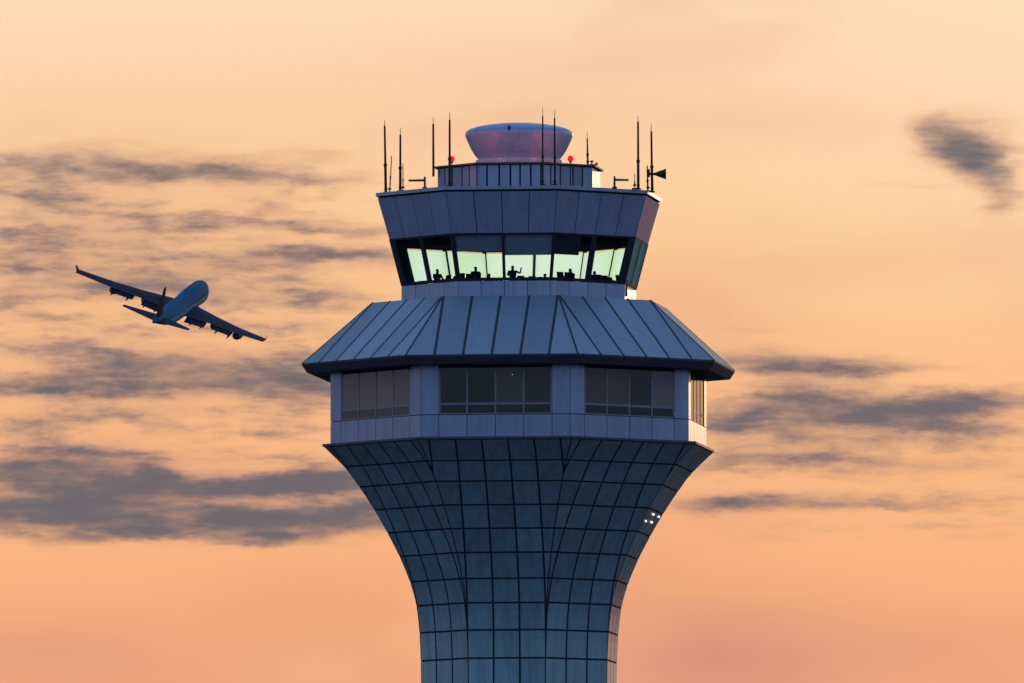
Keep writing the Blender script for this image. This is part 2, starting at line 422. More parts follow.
# ------------------------------------------------------------------ the setting
gm = MB(); R_ = 60000
N_ = 12
for i in range(N_):
    for j in range(N_):
        x0 = -R_ + 2 * R_ * i / N_; x1 = -R_ + 2 * R_ * (i + 1) / N_; y0 = -R_ + 2 * R_ * j / N_; y1 = -R_ + 2 * R_ * (j + 1) / N_
        gm.quad([(x0, y0, 0), (x1, y0, 0), (x1, y1, 0), (x0, y1, 0)])
tag(gm.build('ground', M['ground'], fix=False), kind='structure')
am = MB(); am.quad([(-60, -60, 0.004), (60, -60, 0.004), (60, 60, 0.004), (-60, 60, 0.004)])
tag(am.build('apron', M['asphalt'], fix=False), kind='structure')

# ------------------------------------------------------------------ the tower
tower = thing('control_tower', (0, 0, 0), 'tall octagonal airport control tower with blue-grey panels, skirt roof and glazed cab', 'control tower')

# --- flared shaft
rows_px = [(201.5, 446.7), (180.5, 467), (165, 487), (149.5, 510), (136, 533), (123.6, 556.5), (112.8, 582), (106.3, 606), (103, 633), (101.6, 661), (101.2, 688)]
prof = [(r / PX, zv(y, r)) for r, y in rows_px]
z = prof[-1][1]
while z > 1.7: z -= 1.7; prof.append((101.2 / PX, max(z, 0.0)))
if prof[-1][1] > 0: prof.append((101.2 / PX, 0.0))
# smooth the curve between joints
def spl(prof, n):
    outp = []
    for i in range(len(prof) - 1):
        p0 = prof[max(i - 1, 0)]; p1 = prof[i]; p2 = prof[i + 1]; p3 = prof[min(i + 2, len(prof) - 1)]
        for k in range(n):
            t = k / n
            outp.append(tuple(0.5 * (2 * p1[c] + (p2[c] - p0[c]) * t + (2 * p0[c] - 5 * p1[c] + 4 * p2[c] - p3[c]) * t * t + (3 * p1[c] - p0[c] - 3 * p2[c] + p3[c]) * t ** 3) for c in (0, 1)))
    outp.append(prof[-1]); return outp
SUB = 3
fine = spl(prof[:11], SUB) + prof[11:]
sh = MB()
oct_shell(sh, [(R - 0.03, z) for R, z in fine], mi=1)
pw = 26.15 / PX
lines = [(-3.5 + i) * pw - pw for i in range(9)]
lines = [(k + 0.5) * pw for k in range(-5, 5)]
for phi in FACES:
    for j in range(len(prof) - 1):
        seg = fine[j * SUB:(j + 1) * SUB + 1] if j < 10 else [fine[10 * SUB + (j - 10)], fine[10 * SUB + (j - 10) + 1]]
        st = random.getstate()
        tones = [random.uniform(-0.10, 0.10) + (random.random() < 0.12) * random.uniform(-.15, .2) for _ in range(12)]
        # a row made of several thin strips without gaps between them
        for i in range(len(lines) - 1):
            for k in range(len(seg) - 1):
                (R0, z0), (R1, z1) = seg[k], seg[k + 1]
                L = math.hypot(R1 - R0, z1 - z0); g0 = 0.06
                e0 = g0 / L if k == 0 else 0; e1 = g0 / L if k == len(seg) - 2 else 0
                pts = []
                for tt in (e0, 1 - e1):
                    R = R0 + (R1 - R0) * tt; zz = z0 + (z1 - z0) * tt; hw = R * S225
                    a = min(max(lines[i] + 0.06, -hw + 0.04), hw - 0.04); b = min(max(lines[i + 1] - 0.06, -hw + 0.04), hw - 0.04)
                    pts.append((fp(phi, R, a, zz, 0.0), fp(phi, R, b, zz, 0.0)))
                w0 = (pts[0][0] - pts[0][1]).length; w1 = (pts[1][0] - pts[1][1]).length
                if w0 < 0.01 and w1 < 0.01: continue
                ring = [pts[0][0], pts[0][1], pts[1][1], pts[1][0]]
                if w0 < 0.01: ring = [pts[0][0], pts[1][1], pts[1][0]]
                if w1 < 0.01: ring = [pts[0][0], pts[0][1], pts[1][1]]
                sh.quad(ring, 0, tones[i])
shaft = sh.build('shaft', [M['cladding'], M['joint']], tower, fix=False)
bm = bmesh.new(); bm.from_mesh(shaft.data)
for f in bm.faces:                 # every face looks away from the axis
    c = f.calc_center_median()
    if f.normal.dot(Vector((c.x, c.y, 0))) < 0: f.normal_flip()
bm.to_mesh(shaft.data); bm.free()
rim = MB()
zr = prof[0][1]
oct_shell(rim, [(194 / PX, zr + 0.16), (203 / PX, zr + 0.16), (203 / PX, zr + 0.02), (201.2 / PX, zr - 0.02), (190 / PX, zr - 0.02)])
rim.build('rim', M['fascia'], tower)
# four glowing beads added for sun glints on the right-hand flare panel
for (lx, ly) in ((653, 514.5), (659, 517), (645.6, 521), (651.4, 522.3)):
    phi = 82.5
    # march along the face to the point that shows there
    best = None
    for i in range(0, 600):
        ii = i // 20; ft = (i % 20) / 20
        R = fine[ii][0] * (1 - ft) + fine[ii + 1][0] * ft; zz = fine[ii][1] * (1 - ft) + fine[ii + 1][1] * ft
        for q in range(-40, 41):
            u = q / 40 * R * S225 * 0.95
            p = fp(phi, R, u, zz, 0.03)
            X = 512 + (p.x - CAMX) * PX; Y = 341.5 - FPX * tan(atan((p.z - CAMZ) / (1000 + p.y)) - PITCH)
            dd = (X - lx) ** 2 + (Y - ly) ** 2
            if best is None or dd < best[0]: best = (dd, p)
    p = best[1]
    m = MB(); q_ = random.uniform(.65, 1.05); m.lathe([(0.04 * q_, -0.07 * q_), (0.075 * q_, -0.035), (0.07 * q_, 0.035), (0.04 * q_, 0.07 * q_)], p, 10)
    tag(m.build('glint_bead', M['whiteglint'], shaft), 'small glowing bead for a sun glint on the upper right of the flare')

# --- observation level
RW = 194.6 / PX
z_wb = zv(446.0, 194.6)
z_rail, z_wt, z_lb = zv(411.3, 194.6), zv(372.5, 194.6), zv(422, 194.6)
z_head = zv(375.5, 194.6)
wl = MB()
# backing (with the window openings left to the windows in front of it)
oct_shell(wl, [(RW - 0.05, z_wb), (RW - 0.05, z_lb - 0.02)], mi=1)
hwW = RW * S225
win_hw = 56.5 / PX
ul = [-hwW, -win_hw, -win_hw / 2, 0, win_hw / 2, win_hw, hwW]
for phi in FACES:
    panels(wl, phi, [(RW, z_wb + 0.05), (RW, z_lb)], ul, 0.04, 0.0, 0.05, tonev=0.05)
    for s in (-1, 1):                       # corner piers
        a, b = sorted((s * hwW, s * (win_hw + 0.02)))
        wl.slab([fp(phi, RW, a + (0.02 if s < 0 else 0), z_lb + 0.03, 0), fp(phi, RW, b - (0.02 if s > 0 else 0), z_lb + 0.03, 0), fp(phi, RW, b - (0.02 if s > 0 else 0), z_wt + .1, 0), fp(phi, RW, a + (0.02 if s < 0 else 0), z_wt + .1, 0)],
                -Vector((sin(rad(phi)), -cos(rad(phi)), 0)) * 0.3, 0, random.uniform(-.05, .05))
    # head band above the windows
    wl.slab([fp(phi, RW, -win_hw, z_head, -0.02), fp(phi, RW, win_hw, z_head, -0.02), fp(phi, RW, win_hw, z_wt + .1, -0.02), fp(phi, RW, -win_hw, z_wt + .1, -0.02)],
            -Vector((sin(rad(phi)), -cos(rad(phi)), 0)) * 0.25, 1)
wall = wl.build('observation_wall', [M['wall'], M['joint']], tower)
for fi, phi in enumerate(FACES):
    nrm = Vector((sin(rad(phi)), -cos(rad(phi)), 0))
    fm = MB()
    def bar(u0, u1, za, zb, o0=-0.02, th=0.10):
        fm.slab([fp(phi, RW, u0, za, o0), fp(phi, RW, u1, za, o0), fp(phi, RW, u1, zb, o0), fp(phi, RW, u0, zb, o0)], -nrm * th)
    for k in range(-2, 3):
        u = k * win_hw / 2
        h = 0.07 if k in (-2, 2) else 0.055
        u0, u1 = u - h, u + h
        if k == -2: u0, u1 = u, u + 0.1
        if k == 2: u0, u1 = u - 0.1, u
        bar(u0, u1, z_lb + 0.03, z_head)
    for k in range(-2, 2):
        a = k * win_hw / 2 + (0.1 if k == -2 else .055); b = (k + 1) * win_hw / 2 - (0.1 if k == 1 else .055)
        bar(a, b, z_rail - 0.07, z_rail + 0.07, -0.03)
        bar(a, b, z_lb + 0.03, z_lb + 0.10, -0.03)
    fo = fm.build('window', M['frame'], tower)
    pm = MB()
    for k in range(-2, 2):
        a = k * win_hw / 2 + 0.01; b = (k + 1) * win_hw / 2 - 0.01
        tn = {0: [-.4, -.4, 1.2, .5], 1: [1.3, 1.5, 0.3, 2.6], 7: [2.6, 2.7, 2.9, 2.6]}.get((fi - 1) % 8, [random.uniform(0, .6) for _ in range(4)])[k + 2]  # paler, browner panes: sky reflections painted in as tone
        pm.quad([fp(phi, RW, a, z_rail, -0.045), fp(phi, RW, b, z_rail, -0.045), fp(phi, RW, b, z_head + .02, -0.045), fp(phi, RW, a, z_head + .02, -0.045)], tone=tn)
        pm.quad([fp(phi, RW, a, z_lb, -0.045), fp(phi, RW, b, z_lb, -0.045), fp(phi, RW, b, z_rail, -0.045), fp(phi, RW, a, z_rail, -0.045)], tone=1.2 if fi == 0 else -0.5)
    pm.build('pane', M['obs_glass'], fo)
    if fi == 1:             # a small lamp that shows in the third pane
        lm = MB(); lm.lathe([(0.02, -.035), (.035, 0), (.02, .035)], fp(phi, RW, win_hw * .30, z_head - .45, -0.03), 10)
        lm.build('lamp', M['dimlamp'], fo)
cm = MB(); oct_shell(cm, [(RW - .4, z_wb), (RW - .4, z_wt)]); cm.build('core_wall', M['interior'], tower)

# --- skirt roof
zt, ze, zfb = zv(302.7, 151), zv(363.6, 223.6), zv(372.6, 219)
RT, RE, RF = 151 / PX, 223.6 / PX, 219 / PX
rf = MB()
oct_shell(rf, [(118 / PX, zt + 0.02), (RT, zt), (RE, ze)], mi=1)
sw = RE * S225 / 3
rl = [k * sw for k in range(-3, 4)]
for phi in FACES:
    panels(rf, phi, [(RE, ze + 0.0), (RT, zt)], rl, 0.10, 0.05, 0.04, tonev=0.14, vgap=0.03, sub=12)
roof = rf.build('skirt_roof', [M['roofing'], M['seam']], tower, fix=False)
bm = bmesh.new(); bm.from_mesh(roof.data)
for f in bm.faces:
    c = f.calc_center_median()
    if f.normal.dot(Vector((c.x, c.y, abs(c.x) + abs(c.y)))) < 0: f.normal_flip()
bm.to_mesh(roof.data); bm.free()
sm = MB()
def rib(p0, p1, upv, wd=0.085, h=0.03):
    d = (p1 - p0).normalized(); side = d.cross(upv).normalized(); up = side.cross(d).normalized()
    ring = lambda c: [c - side * wd, c + side * wd, c + side * wd + up * h, c - side * wd + up * h]
    sm.loft([ring(p0), ring(p1)])
for phi in FACES:
    n = Vector((sin(rad(phi)), -cos(rad(phi)), 0.8))
    for k in range(-2, 3):
        u = k * sw
        hw0 = RT * S225
        if abs(u) <= hw0: top = fp(phi, RT, u, zt, 0.02)
        else:
            tt = (RE * S225 - abs(u)) / (RE * S225 - hw0); R = RE + (RT - RE) * tt; top = fp(phi, R, u, ze + (zt - ze) * tt, 0.02)
        rib(fp(phi, RE, u, ze, 0.02), top, n)
for t in VERTS:
    rib(vp(t, RE + .02, ze), vp(t, RT + .02, zt), Vector((sin(rad(t)), -cos(rad(t)), .8)), 0.06, 0.03)
sm.build('standing_seam', M['seam'], roof)
fa = MB()
oct_shell(fa, [(RE - 0.3, ze + 0.02), (RE + 0.04, ze - 0.01), (RE + 0.03, ze - 0.10), (RF, zfb), (RF - 0.25, zfb)])
fa.build('fascia', M['fascia'], roof)
sf = MB(); oct_shell(sf, [(RF - 0.25, zfb + 0.02), (RW - 0.3, zfb + 0.02)]); sf.build('soffit', M['soffit'], roof)
for t in VERTS:     # little fascia joints
    pass

# --- cab sill, glass and upper band
RS, RB, RC = 121.5 / PX, 134 / PX, 146.3 / PX
z_s, z_b, z_c = zv(286, 121.5), zv(239.5, 134), zv(198, 146.3)
z_fl = zof(294.5, 75)               # cab floor
cs = MB()
oct_shell(cs, [(RS - .04, zt), (RS - .04, z_s), (RS - .35, z_s), (RS - .35, z_fl)], mi=1)
for phi in FACES: panels(cs, phi, [(RS, zt), (RS, z_s)], [-1, -.5, 0, .5, 1], 0.04, 0.0, 0.05, frac=True, tonev=0.05)
cs.build('cab_sill', [M['band'], M['joint']], tower)
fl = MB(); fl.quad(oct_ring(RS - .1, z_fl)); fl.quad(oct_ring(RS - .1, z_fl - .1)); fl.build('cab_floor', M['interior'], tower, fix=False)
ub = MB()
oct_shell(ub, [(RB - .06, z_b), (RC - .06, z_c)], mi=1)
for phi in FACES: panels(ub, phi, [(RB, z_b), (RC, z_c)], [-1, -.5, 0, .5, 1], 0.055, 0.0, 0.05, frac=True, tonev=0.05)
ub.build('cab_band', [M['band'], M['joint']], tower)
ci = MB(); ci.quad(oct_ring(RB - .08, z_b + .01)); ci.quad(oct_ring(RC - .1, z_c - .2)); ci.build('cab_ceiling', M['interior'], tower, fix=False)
# inside lining of the header above the far windows
# lower dark reveal under the band
LEAN = lambda t: (RS + (RB - RS) * t, z_s + (z_b - z_s) * t)
for fi, phi in enumerate(FACES):
    nrm = Vector((sin(rad(phi)), -cos(rad(phi)), -0.27)).normalized()
    fm = MB()
    def lean_bar(fr, half, t0=0.0, t1=1.0, o0=0.03, th=0.14):
        (R0, z0), (R1, z1) = LEAN(t0), LEAN(t1)
        c0, c1 = fr * R0 * S225, fr * R1 * S225
        m0, m1 = R0 * S225, R1 * S225
        cl = lambda v, m_: max(-m_, min(m_, v))
        fm.slab([fp(phi, R0, cl(c0 - half, m0), z0, o0), fp(phi, R0, cl(c0 + half, m0), z0, o0), fp(phi, R1, cl(c1 + half, m1), z1, o0), fp(phi, R1, cl(c1 - half, m1), z1, o0)], -nrm * th)
    wl_, wr_, wm_ = {0: (.52, .17, .17), 2: (.12, .52, .19), 1: (.17, .10, .09), 5: (.13, .13, .12)}.get(fi, (.17, .17, .13))
    lean_bar(-1, wl_); lean_bar(1, wr_); lean_bar(0, wm_)
    for a, b in ((0.0, 0.06), (0.965, 1.0)):
        (R0, z0), (R1, z1) = LEAN(a), LEAN(b)
        for s in (-1, 1):
            u0, u1 = (-R0 * S225 + wl_, -wm_) if s < 0 else (wm_, R0 * S225 - wr_)
            fm.slab([fp(phi, R0, u0, z0, 0.024), fp(phi, R0, u1, z0, 0.024), fp(phi, R1, u1, z1, 0.024), fp(phi, R1, u0, z1, 0.024)], -nrm * 0.1)
    wo_ = fm.build('cab_window', M['cabframe'], tower)
    pm = MB()
    (R0, z0), (R1, z1) = LEAN(0.02), LEAN(0.98)
    for s in (-1, 1):
        a0, b0 = sorted((s * 0.08, s * (R0 * S225 - .12))); a1, b1 = sorted((s * 0.08, s * (R1 * S225 - .12)))
        pm.quad([fp(phi, R0, a0, z0, 0.012), fp(phi, R0, b0, z0, 0.012), fp(phi, R1, b1, z1, 0.012), fp(phi, R1, a1, z1, 0.012)])
    pm.build('pane', M['cab_glass'], wo_)
    # glowing sheets added inside the far windows, standing in for the sky beyond
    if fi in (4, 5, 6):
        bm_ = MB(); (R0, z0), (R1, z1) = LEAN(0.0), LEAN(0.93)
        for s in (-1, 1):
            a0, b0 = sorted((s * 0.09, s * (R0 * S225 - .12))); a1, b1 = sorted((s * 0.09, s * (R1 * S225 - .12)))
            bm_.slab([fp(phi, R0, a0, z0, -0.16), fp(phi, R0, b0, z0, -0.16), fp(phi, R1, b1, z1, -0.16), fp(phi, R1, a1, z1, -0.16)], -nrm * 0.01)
        bm_.build('glow_sheet', M['glow_sheet'], wo_)
    if fi in (3, 7):        # sheets added at both cab ends: one dark, one teal for the glass reflection
        b3 = MB(); (R0, z0), (R1, z1) = LEAN(0.0), LEAN(1.0)
        b3.slab([fp(phi, R0, -R0 * S225 + .1, z0, -0.16), fp(phi, R0, R0 * S225 - .1, z0, -0.16), fp(phi, R1, R1 * S225 - .1, z1, -0.16), fp(phi, R1, -R1 * S225 + .1, z1, -0.16)], -nrm * 0.01)
        b3.build('roller_shade', M['tealsheen' if fi == 3 else 'added_end_sheet'], wo_)  # added sheet, no real shade
    # roller shades partly drawn on the near side
    for (ff, s, py, mt) in ((1, -1, 251.0, 'shade'), (1, 1, 254.5, 'shade'), (2, -1, 254.5, 'darkshade')):
        if ff != fi: continue
        depth = fp(phi, RB, s * RB * S225 / 2, 0).y * -PX
        zz = zof(py, depth); tt = (zz - z_s) / (z_b - z_s)
        (R0, z0), (R1, z1) = LEAN(tt), LEAN(0.98)
        hw0 = R0 * S225; hw1 = R1 * S225
        e = 0.0 if ff == 1 else 0.9
        q0, q1 = (-hw0 + .1, -.05 - e) if s < 0 else (.05, hw0 - .1)
        r0, r1 = (-hw1 + .1, -.05 - e) if s < 0 else (.05, hw1 - .1)
        b2 = MB(); b2.slab([fp(phi, R0, q0, z0, -0.12), fp(phi, R0, q1, z0, -0.12), fp(phi, R1, r1, z1, -0.12), fp(phi, R1, r0, z1, -0.12)], -nrm * 0.01)
        b2.build('roller_shade', M[mt], wo_)

# --- parapet, roof deck
z_ct = zv(193, 148)
cp = MB()
oct_shell(cp, [(RC - .10, z_c), (RC - .10, z_c + .10)], mi=1)
oct_shell(cp, [(RC - .10, z_c + .10), (RC + .11, z_c + .10), (RC + .11, z_ct), (RC - .35, z_ct), (RC - .35, z_c)], mi=0)
cp.build('parapet', [M['wall'], M['joint']], tower)
z_dk = z_c + 0.05
dk = MB(); dk.quad(oct_ring(RC - .12, z_dk)); dk.build('roof_deck', M['soffit'], tower, fix=False)

# --- penthouse ring on the deck
RP = 84.3 / PX; z_pt = zv(167.3, 88)
ph = MB()
oct_shell(ph, [(RP - .06, z_dk), (RP - .06, z_pt)], mi=1)
for phi in FACES:
    panels(ph, phi, [(RP, z_dk), (RP, z_ct + .02), (RP, z_pt - 0.06)], [-1, -.62, -.25, .25, .62, 1] if phi != -7.5 else [-1, -.68, -.3, .05, .35, .68, 1], 0.11, 0.0, 0.06, frac=True, tonev=0.28)
pho = ph.build('penthouse', [M['wall'], M['joint']], tower)
lp = MB(); oct_shell(lp, [(RP - .1, z_pt - .05), (88 / PX, z_pt - .05), (88 / PX, z_pt + .05), (30 / PX, z_pt + .06)]); lp.build('roof_slab', M['fascia'], pho)

# ------------------------------------------------------------------ radar dome
zr0 = zof(163.0, 0) + 0.0
z_rim = zof(135.0, 0); z_apex = zof(123.4, 0); z_b0 = z_pt + .06
rd = thing('radar_dome', (0, 0, z_b0), 'squat white radar dome with a blue cap and tapered underside on top of the tower', 'radar dome')
z_base_top = zof(160.6, 0)
m = MB(); m.lathe([(42.5 / PX, z_b0), (43.5 / PX, z_base_top - .10), (43.5 / PX, z_base_top), (37 / PX, z_base_top + .02)], n=96); m.build('base_ring', M['white'], rd, True)
m = MB()
pr_ = [(37.0, 162.2), (39.6, 160.2), (42.6, 157.3), (45.4, 153.6), (47.9, 149.5), (50.0, 145.3), (51.9, 141), (53.3, 137.6), (54, 135.4), (53.9, 133.8)]
m.lathe([(r / PX, zof(y, 0)) for r, y in pr_], n=96); m.build('dish', M['dome'], rd, True)
m = MB()
zz0 = zof(133.8, 0); H = z_apex - zz0
m.lathe([(53.9 / PX * cos(a), zz0 + H * sin(a)) for a in [rad(x) for x in (0, 6, 14, 24, 36, 50, 64, 78, 89)]], n=96); m.build('cap', M['dometop'], rd, True)
m = MB(); m.box((-10 / PX, -54 / PX * .97, zz0 + 0.12), (0.14, 0.1, 0.3)); m.build('bracket', M['cabframe'], rd)

# ------------------------------------------------------------------ antennas
def xw(px, dpx):  # world x of a point dpx in front of the axis showing at column px
    return CAMX + (px - 512) / FPX * (1000 - dpx / PX)
def on_cap(px, theta_pref=None):
    """depth on the front half of the parapet ring for column px"""
    off = (px - 519) / PX; R = RC
    ring = [vp(t, R, 0) for t in VERTS]
    best = None
    for k in range(8):
        a, b = ring[k], ring[(k + 1) % 8]
        if (a.x - off) * (b.x - off) <= 0 and abs(a.x - b.x) > 1e-6:
            t = (off - a.x) / (b.x - a.x); y = a.y + (b.y - a.y) * t
            if best is None or y < best: best = y
    return -best * PX if best is not None else 0
def mast(px, ytop, ytip, d, ybase, label, lean=0.0, r=0.075, mount=True, group='whip antennas around the cab roof', base_z=None):
    zb = z_ct if base_z is None else base_z
    x = xw(px, d); y = -d / PX; zt_ = zof(ytop, d); ztip = zof(ytip, d)
    t = thing('whip_antenna', (x, y, zb), label, 'antenna', group)
    L = Vector((lean / PX, 0, 0))
    m = MB(); top = Vector((x, y, zt_)) + L; b0 = Vector((x, y, zb - 0.0)); h = zt_ - zb
    mid = b0.lerp(top, 0.42)
    m.tube(b0, mid, r * 1.15, r * 1.1); m.tube(mid, top, r * .95, r * .8)
    m.tube(mid - Vector((0, 0, .08)), mid + Vector((0, 0, .08)), r * 1.5)
    m.build('mast', M['mast'], t)
    if ytip < ytop:
        m = MB(); m.tube(top, Vector((x, y, ztip)) + L * 1.1, r * .35, r * .2, 6); m.build('tip', M['whip'], t)
    m = MB(); m.box((x, y, zb + .04), (.34, .34, .08)); m.box((x, y, zb + .26), (.2, .2, .10)); m.build('mounting', M['mast'], t)
    return t
ed = lambda px: max(on_cap(px) - 3, 0)
mast(385.5, 126, 120, 34, 191, 'tallest dark whip antenna at the left end of the cab roof', -1.2)
mast(389.3, 156, 155, 38, 190, 'short slanted whip antenna beside the tall leftmost whip', 2.0, 0.035)
mast(400, 135, 128, 55, 190, 'dark whip antenna second of the tall ones from the left', 0)
mast(402.7, 164, 163, 58, 190, 'short thin whip close against the second tall left whip', 0, 0.03)
mast(449.5, 120, 112, ed(449.5), 188, 'tall whip antenna rising beside the left red warning lamp', 0)
mast(542.8, 116, 107, ed(542.8), 183, 'tall whip standing in front of the radar dome, its left one of two', 0, 0.055)
mast(555, 118, 110, ed(555), 186, 'tall whip standing in front of the radar dome, its right one of two', -0.3, 0.06)
mast(638.6, 122, 116, 85, 190, 'tallest whip on the right of the cab roof, next to a thin rod', -0.2)
mast(635, 174, 173, 88, 187, 'short thin rod left of the tallest right whip', 0, 0.028)
mast(648.3, 166, 165, 55, 190, 'short stout rod between the horn and the tallest right whip', -0.8, 0.05)
mh = mast(652.6, 131.5, 124, 45, 195, 'tall whip that carries the sideways black horn', -0.9)
# on the penthouse roof
mast(588, 138.5, 131, 30, 165, 'slightly leaning whip right of the radar dome on the ring roof', -0.5, 0.055, base_z=z_pt + .05)
mast(592, 161, 160, 35, 166, 'very short thin rod beside the leaning whip right of the dome', 0, 0.03, base_z=z_pt + .05)
mast(596.6, 162, 161, 0, 168, 'tiny thin rod at the right corner of the ring roof', 0.0, 0.022, base_z=z_pt + .05)
# bracketed off the left corner of the penthouse roof
t = thing('whip_antenna', (xw(433, 22), -22 / PX, z_pt - .6), 'tall dark whip clamped to the left corner of the ring roof', 'antenna', 'whip antennas around the cab roof')
m = MB(); m.tube((xw(433.2, 22), -22 / PX, zof(176.5, 22)), (xw(433, 22), -22 / PX, zof(124, 22)), .075, .06); m.build('mast', M['mast'], t)
m = MB(); m.tube((xw(433, 22), -22 / PX, zof(124, 22)), (xw(433, 22), -22 / PX, zof(117, 22)), .022, .012, 6); m.build('tip', M['whip'], t)
m = MB(); m.box((xw(435, 22), -22 / PX, z_pt), (.36, .08, .08)); m.build('clamp', M['mast'], t)

# yagi antennas
def yagi(px_post, px_end, ybar, d, label):
    x = xw(px_post, d); x2 = xw(px_end, d); y = -d / PX; zz = zof(ybar, d)
    t = thing('yagi_antenna', (x, y, z_ct), label, 'antenna', 'small sideways antennas on short posts')
    m = MB(); m.tube((x, y, z_ct), (x, y, zz + .22), .07, .06); m.box((x, y, z_ct + .05), (.3, .3, .1)); m.build('post', M['mast'], t)
    m = MB(); m.tube((x, y, zz), (x2, y, zz - .02), .065, .055, 8); m.build('boom', M['whip'], t)
    m = MB()
    n = 9
    for k in range(1, n + 1):
        xx = x + (x2 - x) * k / n; m.tube((xx, y, zz - .09), (xx, y, zz + .09), .018, n=6)
    m.build('elements', M['whip'], t)
yagi(424.6, 408.5, 180.3, 95, 'sideways comb antenna on a short post, pointing away from the dome at its left')
yagi(614.8, 628.6, 179.8, 100, 'sideways comb antenna on a short post near the tallest right whip')

# horn
hx_, hy_ = xw(652.5, 45), -45 / PX; hz = zof(174, 45)
t = thing('horn_antenna', (hx_, hy_, hz), 'black horn on the right edge of the cab roof, its wide mouth facing sideways', 'horn')
m = MB()
def ringx(x, r, n=20): return [(x, hy_ + r * cos(2 * math.pi * k / n), hz + r * sin(2 * math.pi * k / n)) for k in range(n)]
X0 = xw(649, 45); X1 = xw(654.5, 45); X2 = xw(666, 45)
m.loft([ringx(X0, .08), ringx(X1, .08), ringx(X1 + .15, .12), ringx(xw(660, 45), .2), ringx(xw(664, 45), .28), ringx(X2, .34), ringx(X2 + .03, .34), ringx(X2 - .1, .26)])
m.build('bell', M['mast'], t, True)
m = MB(); m.box((X0, hy_, hz + .05), (.16, .16, .5)); m.build('driver', M['mast'], t)

# red warning lamps
for (px, py, d, lab) in ((451.6, 159, 88, 'round red warning lamp left of the radar dome, against the tall whip'), (570.6, 158.6, 92, 'round red warning lamp just right of the radar dome')):
    x, y = xw(px, d), -d / PX; zz = zof(py, d)
    t = thing('warning_light', (x, y, z_ct - .3), lab, 'warning light', 'red obstruction lamps')
    m = MB(); m.tube((x, y, z_dk), (x, y, zz - .18), .035); m.box((x, y, zz - .2), (.2, .2, .06)); m.build('post', M['mast'], t)
    m = MB(); m.lathe([(0.09, -.18), (.17, -.1), (.19, 0), (.16, .12), (.07, .19)], (x, y, zz), 16); m.build('lamp', M['redlamp'], t, True)
    L = bpy.data.lights.new('added_dome_glow', 'POINT'); L.energy = 42; L.color = (1, .10, .13); L.shadow_soft_size = .2  # point light set off the lamp towards the dome to redden its underside
    lo = bpy.data.objects.new('added_dome_glow', L); COL.objects.link(lo); lo.location = (x * .80, y * .80, zz + .35); lo.parent = t; lo.matrix_parent_inverse = t.matrix_world.inverted()

# ------------------------------------------------------------------ inside the cab
def skin_body(name, joints, edges, mats, parent):
    """one continuous body grown round a skeleton, joints: name -> (x, y, z, radius)"""
    me = bpy.data.meshes.new(name); keys = list(joints); ix = {k: i for i, k in enumerate(keys)}
    me.from_pydata([joints[k][:3] for k in keys], [(ix[a], ix[b]) for a, b in edges], [])
    o = bpy.data.objects.new(name, me); COL.objects.link(o)
    md = o.modifiers.new('s', 'SKIN'); sv = me.skin_vertices[0].data
    for k in keys:
        r = joints[k][3]; r = r if isinstance(r, tuple) else (r, r)
        sv[ix[k]].radius = r; sv[ix[k]].use_root = (k == 'pelvis')
    o.modifiers.new('u', 'SUBSURF').levels = 1
    dg = bpy.context.evaluated_depsgraph_get(); m2 = bpy.data.meshes.new_from_object(o.evaluated_get(dg))
    bpy.data.objects.remove(o); m2.name = name
    m2.materials.clear()
    for m_ in mats: m2.materials.append(m_)
    hz_, pz = joints['neck'][2] + .03, joints['pelvis'][2]
    hands = [Vector(joints[k][:3]) for k in ('palm_l', 'palm_r')]
    for p in m2.polygons:
        c = p.center; p.use_smooth = True
        p.material_index = 0 if (c.z > hz_ or min((c - h).length for h in hands) < .11) else (1 if c.z > pz - .02 else 2)
    o = bpy.data.objects.new(name, m2); COL.objects.link(o)
    if parent: o.parent = parent
    return o
